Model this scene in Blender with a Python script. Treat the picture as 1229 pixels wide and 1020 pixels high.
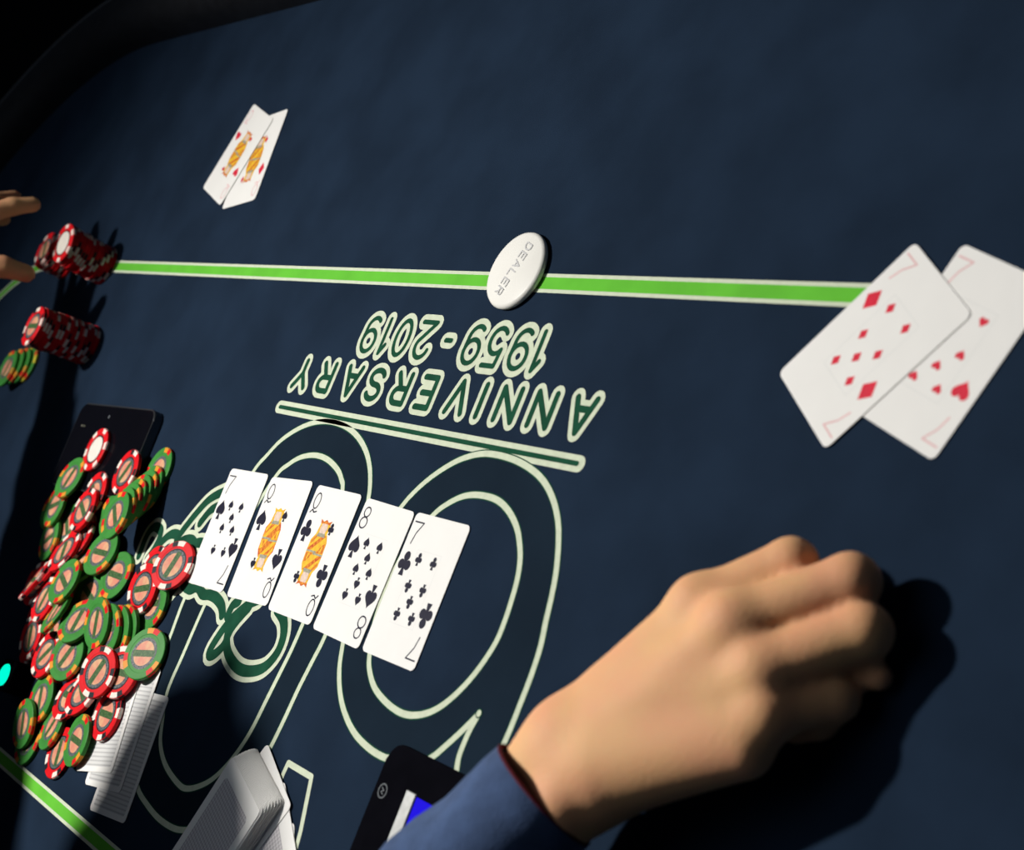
import bpy, bmesh, math, random
import numpy as np
from mathutils import Vector, Matrix, geometry

# ---------------------------------------------------------------- scene reset
for o in list(bpy.data.objects):
    bpy.data.objects.remove(o, do_unlink=True)
scene = bpy.context.scene
COL = scene.collection
random.seed(3)
MM = 0.001

# ---------------------------------------------------------------- camera
# z = 0 is the felt; x runs along the lettering, z is up; the phone that took the picture was rolled
cam_data = bpy.data.cameras.new('camera')
cam = bpy.data.objects.new('camera', cam_data)
COL.objects.link(cam)
cam_data.sensor_width = 36.0
cam_data.lens = 1832.905 / 1229.0 * 36.0
cam_data.clip_start = 0.02
RIGHT = Vector((-0.58465626, -0.36774754, -0.72314508))
DOWN = Vector((-0.09813814, 0.91687489, -0.38692292))
FWD = Vector((0.80532351, -0.15524879, -0.57214670))
m = Matrix((RIGHT, -DOWN, -FWD)).transposed().to_4x4()
m.translation = Vector((-0.70873937, 0.13651416, 0.50325467))
cam.matrix_world = m
cam_data.dof.use_dof = True
cam_data.dof.focus_distance = 1.0
cam_data.dof.aperture_fstop = 9.5
scene.camera = cam

# ---------------------------------------------------------------- world, lamp, exposure
world = bpy.data.worlds.new('dark_room')
scene.world = world
world.use_nodes = True
bg = world.node_tree.nodes['Background']
bg.inputs['Color'].default_value = (0.55, 0.7, 1.0, 1)
bg.inputs['Strength'].default_value = 0.012

LAMP = Vector((0.80, 0.05, 1.45))
AIM = Vector((-0.16, 0.36, 0.0))
ld = bpy.data.lights.new('table_spotlight', 'SPOT')
ld.energy = 140
ld.color = (1.0, 0.965, 0.915)
ld.shadow_soft_size = 0.042
ld.spot_size = math.radians(98)
ld.spot_blend = 1.0
lamp = bpy.data.objects.new('table_spotlight', ld)
COL.objects.link(lamp)
lamp.location = LAMP
lamp.rotation_euler = (AIM - LAMP).to_track_quat('-Z', 'Y').to_euler()

cd = bpy.data.lights.new('soft_fill_light', 'AREA')  # unseen soft lamp, added overhead to lift the shadows
cd.shape = 'SQUARE'
cd.size = 1.6
cd.energy = 6.0
cd.color = (0.8, 0.9, 1.0)
ceil = bpy.data.objects.new('soft_fill_light', cd)
COL.objects.link(ceil)
ceil.location = (0.5, 0.3, 2.3)

vs = scene.view_settings
vs.view_transform = 'Standard'
vs.look = 'None'
vs.exposure = 0.0
vs.gamma = 1.0
vs.use_curve_mapping = False

# ---------------------------------------------------------------- materials
def mat(name, col, rough=0.6, noise=0.0, nscale=60.0, bump=0.0, bscale=400.0, metal=0.0, emit=None,
        estr=0.0, sss=0.0, sheen=0.0, col2=None, coat=0.0, spec=0.12):
    M = bpy.data.materials.new(name)
    M.use_nodes = True
    nt = M.node_tree
    b = nt.nodes['Principled BSDF']
    b.inputs['Roughness'].default_value = rough
    b.inputs['Metallic'].default_value = metal
    b.inputs['Specular IOR Level'].default_value = spec
    tc = nt.nodes.new('ShaderNodeTexCoord')
    n = nt.nodes.new('ShaderNodeTexNoise')
    n.inputs['Scale'].default_value = nscale
    n.inputs['Detail'].default_value = 4.0
    nt.links.new(tc.outputs['Object'], n.inputs['Vector'])
    r = nt.nodes.new('ShaderNodeValToRGB')
    c2 = col2 if col2 else tuple(max(0.0, c * (1 - noise)) for c in col)
    r.color_ramp.elements[0].position = 0.35
    r.color_ramp.elements[1].position = 0.65
    r.color_ramp.elements[0].color = (*c2, 1)
    r.color_ramp.elements[1].color = (*col, 1)
    nt.links.new(n.outputs['Fac'], r.inputs['Fac'])
    nt.links.new(r.outputs['Color'], b.inputs['Base Color'])
    if bump > 0:
        n2 = nt.nodes.new('ShaderNodeTexNoise')
        n2.inputs['Scale'].default_value = bscale
        n2.inputs['Detail'].default_value = 3.0
        nt.links.new(tc.outputs['Object'], n2.inputs['Vector'])
        bp = nt.nodes.new('ShaderNodeBump')
        bp.inputs['Strength'].default_value = bump
        bp.inputs['Distance'].default_value = 0.001
        nt.links.new(n2.outputs['Fac'], bp.inputs['Height'])
        nt.links.new(bp.outputs['Normal'], b.inputs['Normal'])
    if emit:
        b.inputs['Emission Color'].default_value = (*emit, 1)
        b.inputs['Emission Strength'].default_value = estr
    if sss > 0:
        b.inputs['Subsurface Weight'].default_value = sss
        b.inputs['Subsurface Radius'].default_value = (0.006, 0.002, 0.001)
        b.inputs['Subsurface Scale'].default_value = 0.6
    if sheen > 0:
        b.inputs['Sheen Weight'].default_value = sheen
    if coat > 0:
        b.inputs['Coat Weight'].default_value = coat
        b.inputs['Coat Roughness'].default_value = 0.1
    return M

def stripe_mat(name, base, line, scale, direction='Y', rough=0.5):
    M = mat(name, base, rough)
    nt = M.node_tree
    b = nt.nodes['Principled BSDF']
    tc = nt.nodes.new('ShaderNodeTexCoord')
    w = nt.nodes.new('ShaderNodeTexWave')
    w.wave_type = 'BANDS'
    w.bands_direction = direction
    w.inputs['Scale'].default_value = scale
    w.inputs['Distortion'].default_value = 0.0
    nt.links.new(tc.outputs['Object'], w.inputs['Vector'])
    r = nt.nodes.new('ShaderNodeValToRGB')
    r.color_ramp.elements[0].color = (*line, 1)
    r.color_ramp.elements[1].color = (*base, 1)
    r.color_ramp.elements[0].position = 0.15
    r.color_ramp.elements[1].position = 0.45
    nt.links.new(w.outputs['Fac'], r.inputs['Fac'])
    nt.links.new(r.outputs['Color'], b.inputs['Base Color'])
    return M

def check_mat(name, base, dark, scale):
    M = mat(name, base, 0.5)
    nt = M.node_tree
    b = nt.nodes['Principled BSDF']
    tc = nt.nodes.new('ShaderNodeTexCoord')
    mp = nt.nodes.new('ShaderNodeMapping')
    mp.inputs['Rotation'].default_value = (0, 0, math.radians(45))
    v = nt.nodes.new('ShaderNodeTexChecker')
    v.inputs['Scale'].default_value = scale
    v.inputs['Color1'].default_value = (*base, 1)
    v.inputs['Color2'].default_value = (*dark, 1)
    nt.links.new(tc.outputs['Object'], mp.inputs['Vector'])
    nt.links.new(mp.outputs['Vector'], v.inputs['Vector'])
    nt.links.new(v.outputs['Color'], b.inputs['Base Color'])
    return M

M_FELT = mat('navy_felt', (0.0125, 0.0245, 0.0470), 0.92, 0.25, 14.0, 0.25, 1500.0, spec=0.04)
M_BAND = mat('dark_navy_print', (0.0095, 0.019, 0.032), 0.92, 0.2, 14.0, 0.25, 1500.0, spec=0.04)
M_CREAM = mat('cream_print', (0.60, 0.66, 0.50), 0.85, 0.1, 200.0, spec=0.05)
M_DGREEN = mat('dark_green_print', (0.012, 0.075, 0.04), 0.85, 0.3, 60.0, spec=0.05)
M_LINE = mat('bright_green_print', (0.13, 0.50, 0.045), 0.85, 0.12, 40.0, spec=0.05)
M_RAIL = mat('black_leather', (0.010, 0.011, 0.014), 0.5, 0.3, 80.0, 0.3, 500.0, spec=0.25)
M_RAILHI = mat('grey_rail_highlight', (0.07, 0.075, 0.085), 0.45, 0.2, spec=0.3)  # lighter grey imitates the highlight along the rail edge
M_WOOD = mat('black_table_wood', (0.010, 0.010, 0.011), 0.6, 0.3)
M_FLOOR = mat('dark_carpet', (0.005, 0.005, 0.006), 0.95, 0.4, 30.0, 0.4, 300.0)
M_CARD = mat('card_white', (0.82, 0.81, 0.78), 0.55, 0.02, 50.0, 0.03, 900.0)
M_PIPK = mat('pip_black', (0.012, 0.012, 0.03), 0.5, 0.1)
M_PIPR = mat('pip_red', (0.70, 0.02, 0.05), 0.5, 0.1)
M_FAINT = mat('index_faded_red', (0.80, 0.50, 0.50), 0.5, 0.1)
M_GREYL = mat('frame_grey', (0.76, 0.76, 0.74), 0.5, 0.05)
M_FACEY = mat('court_yellow', (0.80, 0.56, 0.04), 0.5, col2=(0.74, 0.36, 0.03), nscale=300.0)
M_FACEO = mat('court_orange', (0.50, 0.06, 0.02), 0.5, col2=(0.76, 0.30, 0.03), nscale=420.0)
M_FACES = mat('court_skin', (0.78, 0.60, 0.50), 0.5, 0.2, 400.0)
M_FACEG = mat('court_grey', (0.42, 0.40, 0.30), 0.5, 0.4, 400.0)
M_BACKS = stripe_mat('card_back_lines', (0.66, 0.66, 0.65), (0.48, 0.48, 0.48), 105.0)
M_BACKD = check_mat('card_back_lattice', (0.62, 0.60, 0.61), (0.42, 0.40, 0.42), 560.0)
M_CRED = mat('chip_red', (0.70, 0.008, 0.014), 0.45, 0.12, 120.0, 0.05, 700.0)
M_CGRN = mat('chip_green', (0.05, 0.25, 0.045), 0.45, 0.15, 120.0, 0.05, 700.0)
M_CWHT = mat('chip_white', (0.80, 0.74, 0.66), 0.45, 0.05)
M_CBLK = mat('chip_black', (0.015, 0.017, 0.022), 0.45, 0.2)
M_CORG = mat('chip_orange', (0.75, 0.29, 0.03), 0.45, 0.1)
M_CYEL = mat('chip_yellow', (0.80, 0.62, 0.05), 0.45, 0.1)
M_CSAL = mat('chip_inlay_salmon', (0.64, 0.22, 0.16), 0.4, col2=(0.66, 0.40, 0.22), nscale=190.0)
M_CBND = mat('chip_inlay_band', (0.02, 0.07, 0.025), 0.4, col2=(0.09, 0.16, 0.06), nscale=600.0)
M_CGRY = mat('chip_inlay_ring', (0.035, 0.045, 0.05), 0.4, col2=(0.17, 0.19, 0.20), nscale=900.0)
M_CCRM = mat('chip_inlay_cream', (0.80, 0.74, 0.66), 0.4, 0.08, 300.0)
M_BTN = mat('dealer_button_white', (0.80, 0.79, 0.74), 0.35, 0.03)
M_BTNT = mat('dealer_button_print', (0.56, 0.56, 0.56), 0.5, 0.1)
M_PHONE = mat('phone_glass_black', (0.003, 0.003, 0.005), 0.15, 0.1, spec=0.25)
M_PHEDGE = mat('phone_edge_metal', (0.10, 0.105, 0.115), 0.3, 0.1, metal=0.8)
M_SHUF = mat('black_plastic', (0.003, 0.003, 0.005), 0.85, 0.2, 80.0, spec=0.01)
M_SILV = mat('silver_bezel', (0.45, 0.46, 0.45), 0.4, 0.15, 200.0, metal=0.5)
M_SCRN = mat('blue_screen', (0.003, 0.002, 0.04), 0.6, emit=(0.012, 0.004, 0.80), estr=0.9, spec=0.02)
M_LOGO = mat('grey_logo', (0.10, 0.11, 0.12), 0.5, 0.1)
M_LED = mat('cyan_lamp', (0.0, 0.6, 0.5), 0.3, emit=(0.0, 1.0, 0.62), estr=1.1)
M_SKIN = mat('skin', (0.80, 0.45, 0.215), 0.62, col2=(0.80, 0.39, 0.21), nscale=32.0, bump=0.15, bscale=420.0, sss=0.12, spec=0.25)
M_SHIRT = mat('blue_cotton', (0.060, 0.105, 0.225), 0.9, 0.25, 90.0, 0.5, 900.0, sheen=0.2)
M_TRIM = mat('maroon_trim', (0.10, 0.012, 0.02), 0.8, 0.2)
M_HAIR = mat('black_hair', (0.012, 0.010, 0.009), 0.5, 0.4, 300.0, 0.6, 500.0)
M_TROU = mat('black_trousers', (0.012, 0.012, 0.014), 0.85, 0.2)
M_EYE = mat('eye_white', (0.75, 0.73, 0.70), 0.2, 0.05)

# ---------------------------------------------------------------- helpers
def link(o, parent=None):
    COL.objects.link(o)
    if parent is not None:
        o.parent = parent
    return o

def mesh_obj(name, me, parent=None, loc=None):
    o = bpy.data.objects.new(name, me)
    link(o, parent)
    if loc is not None:
        o.location = loc
    return o

def mesh(name, verts, faces, material, smooth=False):
    me = bpy.data.meshes.new(name)
    me.from_pydata([tuple(v) for v in verts], [], [tuple(f) for f in faces])
    me.materials.append(material)
    if smooth:
        me.polygons.foreach_set('use_smooth', [True] * len(me.polygons))
    me.update()
    return me

def empty(name, loc=(0, 0, 0), rz=0.0):
    e = bpy.data.objects.new(name, None)
    e.empty_display_size = 0.02
    link(e)
    e.location = loc
    e.rotation_euler = (0, 0, rz)
    return e

def tag(o, label=None, cat=None, group=None, kind=None):
    if label: o['label'] = label
    if cat: o['category'] = cat
    if group: o['group'] = group
    if kind: o['kind'] = kind
    return o

def catmull(pts, closed=False, n=6):
    P = [np.array(p, float) for p in pts]
    N = len(P)
    out = []
    for i in range(N if closed else N - 1):
        if closed:
            a, b, c, d = P[(i - 1) % N], P[i], P[(i + 1) % N], P[(i + 2) % N]
        else:
            a, b, c, d = P[max(i - 1, 0)], P[i], P[i + 1], P[min(i + 2, N - 1)]
        for k in range(n):
            t = k / n
            out.append(0.5 * (2 * b + (c - a) * t + (2 * a - 5 * b + 4 * c - d) * t * t + (3 * b - a - 3 * c + d) * t ** 3))
    if not closed:
        out.append(P[-1])
    return out

def ribbon_geo(pts, w, z, closed=False, caps=True, V=None, F=None):
    # flat printed line: mitred strip plus round ends
    V = [] if V is None else V
    F = [] if F is None else F
    P = [np.array(p[:2], float) for p in pts]
    N = len(P)
    base = len(V)
    for i in range(N):
        if closed:
            a, b = P[(i - 1) % N], P[(i + 1) % N]
        else:
            a, b = P[max(i - 1, 0)], P[min(i + 1, N - 1)]
        d = b - a
        d = d / (np.linalg.norm(d) + 1e-12)
        nrm = np.array((-d[1], d[0])) * w / 2
        zi = z if closed else z + 4e-7 * i
        V.append((*(P[i] + nrm), zi)); V.append((*(P[i] - nrm), zi))
    for i in range(N if closed else N - 1):
        j = (i + 1) % N
        F.append((base + 2 * i + 1, base + 2 * j + 1, base + 2 * j, base + 2 * i))
    if caps and not closed:
        for p in (P[0], P[-1]):
            disc_geo(p, w / 2, z, V, F)
    return V, F

def stroke_geo(pts, w, z, V, F):
    # polyline with sharp turns: one quad per segment, a disc at every joint
    P = [np.array(p[:2], float) for p in pts]
    for a, b in zip(P[:-1], P[1:]):
        d = b - a
        L = np.linalg.norm(d)
        if L < 1e-9:
            continue
        nrm = np.array((-d[1], d[0])) / L * w / 2
        k = len(V)
        zz = z
        z = zz + 1.2e-6 * len(F)
        V += [(*(a - nrm), z), (*(b - nrm), z), (*(b + nrm), z), (*(a + nrm), z)]
        z = zz
        F.append((k, k + 1, k + 2, k + 3))
    for p in P:
        disc_geo(p, w / 2, z, V, F)

def disc_geo(c, r, z, V, F, n=14, ry=None):
    k = len(V)
    z = z + 1.2e-6 * len(F)   # overlapping pieces of one print sit a hair above each other
    ry = r if ry is None else ry
    for i in range(n):
        a = 2 * math.pi * i / n
        V.append((c[0] + r * math.cos(a), c[1] + ry * math.sin(a), z))
    F.append(tuple(range(k, k + n)))

def poly_prism(name, outline, z0, z1, material, bevel=0.0, segs=2):
    bm = bmesh.new()
    lo = [bm.verts.new((p[0], p[1], z0)) for p in outline]
    hi = [bm.verts.new((p[0], p[1], z1)) for p in outline]
    n = len(outline)
    bm.faces.new(list(reversed(lo)))
    top = bm.faces.new(hi)
    for i in range(n):
        bm.faces.new((lo[i], lo[(i + 1) % n], hi[(i + 1) % n], hi[i]))
    if bevel > 0:
        bmesh.ops.bevel(bm, geom=list(top.edges), offset=bevel, segments=segs, affect='EDGES', profile=0.5)
    bmesh.ops.recalc_face_normals(bm, faces=bm.faces)
    me = bpy.data.meshes.new(name)
    bm.to_mesh(me)
    bm.free()
    me.materials.append(material)
    return me

def round_rect(w, h, r, n=5, cx=0.0, cy=0.0):
    out = []
    for sx, sy, a0 in ((1, 1, 0), (-1, 1, 90), (-1, -1, 180), (1, -1, 270)):
        for k in range(n + 1):
            a = math.radians(a0 + 90.0 * k / n)
            out.append((cx + sx * (w / 2 - r) + r * math.cos(a), cy + sy * (h / 2 - r) + r * math.sin(a)))
    return out

def stadium(xa, xb, yc, r, n=48):
    out = []
    for k in range(n + 1):
        a = -math.pi / 2 + math.pi * k / n
        out.append((xb + r * math.cos(a), yc + r * math.sin(a)))
    for k in range(n + 1):
        a = math.pi / 2 + math.pi * k / n
        out.append((xa + r * math.cos(a), yc + r * math.sin(a)))
    return out

# signed-distance bodies -> one smooth continuous mesh (surface nets)
def sd_cone(P, a, b, ra, rb):
    a = np.asarray(a, np.float32); b = np.asarray(b, np.float32)
    ab = b - a
    t = np.clip(((P - a) @ ab) / float(ab @ ab + 1e-12), 0, 1)
    return np.linalg.norm(P - a - t[..., None] * ab, axis=-1) - (ra + (rb - ra) * t)

def sd_ell(P, c, r, rot=None):
    q = P - np.asarray(c, np.float32)
    if rot is not None:
        q = q @ np.asarray(rot, np.float32)
    r = np.asarray(r, np.float32)
    k0 = np.linalg.norm(q / r, axis=-1)
    k1 = np.linalg.norm(q / (r * r), axis=-1)
    return k0 * (k0 - 1.0) / (k1 + 1e-6)

def smin(a, b, k):
    h = np.clip(0.5 + 0.5 * (b - a) / k, 0, 1)
    return b * (1 - h) + a * h - k * h * (1 - h)

def surface_nets(fn, lo, hi, h):
    n = [int(math.ceil((hi[i] - lo[i]) / h)) + 1 for i in range(3)]
    ax = [np.float32(lo[i]) + np.float32(h) * np.arange(n[i], dtype=np.float32) for i in range(3)]
    D = np.empty(n, np.float32)
    for i0 in range(0, n[0], 16):
        i1 = min(i0 + 16, n[0])
        G = np.stack(np.meshgrid(ax[0][i0:i1], ax[1], ax[2], indexing='ij'), -1)
        D[i0:i1] = fn(G)
    S = D < 0
    cx = S[:-1, :-1, :-1].astype(np.int8)
    tot = np.zeros_like(cx)
    for dx in (0, 1):
        for dy in (0, 1):
            for dz in (0, 1):
                tot += S[dx:n[0] - 1 + dx, dy:n[1] - 1 + dy, dz:n[2] - 1 + dz]
    act = (tot > 0) & (tot < 8)
    idx = np.full(act.shape, -1, np.int64)
    cells = np.argwhere(act)
    idx[act] = np.arange(len(cells))
    acc = np.zeros((len(cells), 3)); cnt = np.zeros(len(cells))
    cor = [(0, 0, 0), (1, 0, 0), (0, 1, 0), (1, 1, 0), (0, 0, 1), (1, 0, 1), (0, 1, 1), (1, 1, 1)]
    for a in range(8):
        for b in range(a + 1, 8):
            if sum(abs(cor[a][k] - cor[b][k]) for k in range(3)) != 1:
                continue
            ca = cells + cor[a]; cb = cells + cor[b]
            da = D[ca[:, 0], ca[:, 1], ca[:, 2]]; db = D[cb[:, 0], cb[:, 1], cb[:, 2]]
            cr = (da < 0) != (db < 0)
            t = np.where(cr, da / np.where(cr, da - db, 1), 0)
            p = np.array(cor[a]) + t[:, None] * (np.array(cor[b]) - np.array(cor[a]))
            acc[cr] += p[cr]; cnt[cr] += 1
    V = np.array(lo) + h * (cells + acc / cnt[:, None])
    F = []
    for axis in range(3):
        u, v = [(1, 2), (2, 0), (0, 1)][axis]
        s0 = [slice(1, n[k] - 1) for k in range(3)]
        s0[axis] = slice(0, n[axis] - 1)
        s1 = list(s0); s1[axis] = slice(1, n[axis])
        A = S[tuple(s0)]; B = S[tuple(s1)]
        e = np.argwhere(A != B)
        off = np.array([1, 1, 1]); off[axis] = 0
        e = e + off
        eu = np.zeros(3, int); eu[u] = 1
        ev = np.zeros(3, int); ev[v] = 1
        q = [idx[tuple((e - eu - ev).T)], idx[tuple((e - ev).T)], idx[tuple(e.T)], idx[tuple((e - eu).T)]]
        Q = np.stack(q, 1)
        ins = S[tuple(e.T)]
        Q[~ins] = Q[~ins][:, ::-1]
        F.append(Q)
    F = np.concatenate(F)
    F = F[(F >= 0).all(1)]
    return V, F

def relax(V, F, it=2, lam=0.5):
    V = np.array(V, float); F = np.asarray(F)
    E = np.concatenate([F[:, [0, 1]], F[:, [1, 2]], F[:, [2, 3]], F[:, [3, 0]]])
    E = np.concatenate([E, E[:, ::-1]])
    cnt = np.bincount(E[:, 0], minlength=len(V)).astype(float)[:, None]
    for _ in range(it):
        S = np.stack([np.bincount(E[:, 0], weights=V[E[:, 1], k], minlength=len(V)) for k in range(3)], 1)
        V = V + lam * (S / np.maximum(cnt, 1) - V)
    return V

def join_geo(parts):
    V = []; F = []; k = 0
    for v, f in parts:
        V.append(np.asarray(v, float)); F += [tuple(int(i) + k for i in q) for q in f]
        k += len(v)
    return np.concatenate(V), F

# ================================================================ SETTING
floor = mesh_obj('floor', mesh('floor', [(-6, -9, -0.76), (14, -9, -0.76), (14, 9, -0.76), (-6, 9, -0.76)], [(0, 1, 2, 3)], M_FLOOR))
tag(floor, 'dark carpet under the poker table', kind='structure')

# ================================================================ POKER TABLE
XA, XB, YC = -0.62, 0.875, 0.125
table = empty('poker_table', (0.13, 0.125, -0.76))
tag(table, 'navy felt poker table with green betting line and black padded rail', 'table')
def tpart(name, me, parent=None):
    o = mesh_obj(name, me)
    p = parent if parent else table
    o.parent = p
    o.matrix_parent_inverse = Matrix.Translation((-0.13, -0.125, 0.76))
    if parent:
        o.matrix_parent_inverse = Matrix.Identity(4)
    return o
felt = tpart('felt', poly_prism('felt', stadium(XA, XB, YC, 0.487), -0.012, 0.0, M_FELT))
# padded rail swept round the oval
def sweep_rail(prof, n=64):
    V = []; F = []
    P0 = stadium(XA, XB, YC, 1.0, n)
    cen = [(XB, YC)] * (n + 1) + [(XA, YC)] * (n + 1)
    k = len(prof); N = len(P0)
    for (px, py), (cx, cy) in zip(P0, cen):
        d = (px - cx, py - cy)
        for r, z in prof:
            V.append((cx + d[0] * r, cy + d[1] * r, z))
    for i in range(N):
        j = (i + 1) % N
        for q in range(k):
            s = (q + 1) % k
            F.append((i * k + q, j * k + q, j * k + s, i * k + s))
    return V, F
prof = [(0.478, -0.004)] + [(0.514 - 0.034 * math.cos(a), 0.010 + 0.030 * math.sin(a)) for a in [math.pi * k / 12 for k in range(0, 13)]] + [(0.548, -0.06), (0.478, -0.06)]
V, F = sweep_rail(prof)
rail = tpart('rail', mesh('rail', V, F, M_RAIL, True))
V, F = sweep_rail([(0.531 + 0.0018 * math.cos(a), 0.0362 + 0.0018 * math.sin(a)) for a in [2 * math.pi * k / 8 for k in range(8)]])
tpart('rail_highlight', mesh('rail_highlight', V, F, M_RAILHI, True))  # thin grey tube modelled in place of the rail edge highlight
V, F = sweep_rail([(0.47, -0.012), (0.545, -0.012), (0.545, -0.13), (0.47, -0.13)])
tpart('apron', mesh('apron', V, F, M_WOOD))
for lx in (-0.40, 0.66):
    lm = poly_prism('leg', round_rect(0.16, 0.5, 0.03, 4, lx, YC), -0.735, -0.012, M_WOOD)
    tpart('leg', lm)
    tpart('foot', poly_prism('foot', round_rect(0.22, 0.74, 0.04, 4, lx, YC), -0.76, -0.725, M_WOOD))

# ---- printed layout on the felt
def fprint(name, V, F, material):
    return tpart(name, mesh(name, V, F, material), felt)
Z0, Z1, Z2, Z3 = 0.00005, 0.00008, 0.00012, 0.00027
ov = stadium(XA, XB, YC, 0.215)
def ov_r(r):
    return stadium(XA, XB, YC, r)
V, F = ribbon_geo(ov, 0.0125, Z1, closed=True)
fprint('betting_line_border', V, F, M_CREAM)
V, F = ribbon_geo(ov, 0.0078, Z2, closed=True)
fprint('betting_line', V, F, M_LINE)

TR = {
 'six_tail': [(-70.3, 189.7), (-67.5, 182.1), (-67.2, 174.4), (-67.8, 166.8), (-70.0, 157.2)],
 'six_out': [(-70.0, 157.2), (-62.7, 167.7), (-54.4, 178.4), (-44.8, 189.1), (-31.9, 196.1), (-15.1, 198.4), (-3.3, 200.0), (12.9, 199.2), (30.6, 195.6), (46.5, 188.7), (59.7, 179.4), (70.7, 166.8), (77.1, 154.0), (84.1, 135.8), (88.0, 112.2), (85.8, 87.1), (75.9, 63.3), (68.0, 51.3), (57.3, 40.5), (43.8, 30.7), (30.8, 24.2), (14.6, 19.8), (-3.4, 19.1), (-22.3, 20.9), (-40.3, 25.3), (-53.5, 31.4), (-65.0, 39.9), (-74.3, 50.2), (-81.2, 61.9), (-86.9, 74.6), (-90.8, 87.5), (-93.7, 100.3), (-97.2, 114.0), (-98.6, 129.2), (-98.7, 143.6), (-98.5, 158.9), (-97.1, 173.5), (-95.1, 190.1), (-91.1, 206.8)],
 'six_in': [(40.0, 62.3), (30.4, 53.7), (17.7, 47.0), (2.8, 44.2), (-13.6, 44.6), (-27.1, 48.7), (-39.4, 55.9), (-47.7, 64.1), (-54.3, 73.7), (-58.4, 84.7), (-60.5, 97.1), (-61.4, 107.2), (-61.1, 118.8), (-56.8, 132.6), (-50.0, 145.8), (-40.6, 158.0), (-30.2, 166.6), (-17.4, 172.1), (-4.0, 174.1), (12.6, 172.4), (28.6, 167.8), (39.8, 160.5), (46.5, 152.1), (55.1, 132.3), (57.1, 106.2), (51.4, 80.1)],
 'zero_out': [(273.4, 64.0), (265.5, 52.7), (254.5, 39.6), (238.8, 29.2), (220.6, 22.1), (200.1, 18.9), (176.7, 20.1), (156.6, 25.3), (139.9, 33.5), (127.8, 43.3), (119.7, 53.5), (114.8, 62.6), (104.6, 87.6), (100.4, 117.3), (100.2, 152.1), (102.5, 168.6), (105.4, 187.8), (107.0, 208.1), (109.8, 228.7), (115.6, 251.3), (129.7, 274.5), (146.4, 289.0), (165.9, 297.5), (181.6, 301.3), (203.5, 302.1), (226.2, 299.5), (247.2, 294.5), (266.0, 281.6), (278.6, 263.9), (286.9, 241.5), (290.7, 217.5), (292.2, 194.0), (295.0, 166.0), (291.7, 132.2), (285.4, 97.0)],
 'zero_in': [(239.9, 64.2), (229.8, 54.4), (217.6, 47.5), (200.3, 43.8), (182.5, 44.6), (164.8, 49.6), (154.7, 55.5), (148.5, 61.8), (135.5, 87.1), (130.0, 117.4), (130.2, 152.6), (130.9, 169.4), (133.0, 184.9), (135.3, 201.7), (138.5, 224.1), (145.3, 242.2), (155.2, 257.2), (166.8, 267.3), (184.0, 275.6), (198.8, 276.4), (224.0, 271.2), (242.1, 261.6), (252.1, 248.5), (262.9, 229.2), (263.1, 201.7), (262.5, 165.6), (258.8, 130.6), (252.0, 96.9)],
 'extra1': [(305.1, 157.2), (318.1, 179.1), (329.1, 202.2), (332.8, 221.1)],
 'extra2': [(84.0, 241.8), (84.6, 237.3), (84.0, 229.1), (54.8, 229.2), (44.1, 258.4), (40.6, 273.6)],
 'extra3': [(323.7, 93.6), (335.2, 104.7), (341.5, 124.4)],
 'script': [[(394.1, 151.5), (395.7, 138.2), (393.5, 130.7), (387.0, 126.6), (376.0, 128.5), (373.1, 135.2), (375.1, 144.7), (378.4, 151.2)], [(373.4, 150.3), (369.7, 140.5), (363.0, 131.8), (354.5, 127.1), (344.0, 127.4), (343.6, 134.2), (347.9, 143.2)], [(344.6, 129.5), (340.3, 120.6), (331.6, 106.9), (321.6, 94.8), (307.8, 87.1), (294.6, 82.8)], [(347.4, 139.8), (335.3, 129.5), (321.9, 126.4), (313.3, 129.8), (313.5, 137.0)], [(320.5, 133.4), (312.2, 127.2), (303.1, 125.6)], [(319.3, 112.3), (311.9, 101.4), (300.0, 95.6)], [(304.1, 158.4), (290.8, 159.3), (282.1, 155.7), (270.6, 158.8), (260.3, 157.2), (249.9, 157.6), (238.9, 160.7), (232.4, 166.0)], [(193.5, 146.9), (205.7, 153.8), (218.9, 166.8), (226.8, 182.6), (228.8, 192.6), (222.1, 192.8), (214.2, 184.1), (213.3, 173.0), (208.9, 164.0), (202.0, 154.5)], [(216.5, 173.6), (211.9, 181.4), (202.8, 188.0), (186.2, 192.7), (170.4, 191.9), (154.0, 185.6), (145.5, 174.0), (146.1, 162.3), (154.0, 152.9), (165.8, 148.4)], [(225.1, 165.2), (224.1, 157.6), (218.4, 153.5)]],
}
def mmp(pts):
    return [(a * MM, b * MM) for a, b in pts]
six_out = catmull(mmp(TR['six_out'])); six_in = catmull(mmp(TR['six_in']), True)
zero_out = catmull(mmp(TR['zero_out']), True); zero_in = catmull(mmp(TR['zero_in']), True)
six_tail = catmull(mmp(TR['six_tail']))
def band(name, outer, inner):
    loops = [[Vector((p[0], p[1], 0)) for p in outer], [Vector((p[0], p[1], 0)) for p in inner]]
    tri = geometry.tessellate_polygon(loops)
    V = [(v.x, v.y, Z0) for lp in loops for v in lp]
    F = []
    for t in tri:
        a, b, c = [Vector(V[i]) for i in t]
        F.append(t if (b - a).cross(c - a).z > 0 else t[::-1])
    fprint(name, V, F, M_BAND)
band('numeral_fill', list(zero_out), list(zero_in))
band('numeral_fill', list(six_out) + [np.array((-0.085, 0.235)), np.array((-0.075, 0.20))] + [np.array(p) for p in six_tail[:-1]], list(six_in))
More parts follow.
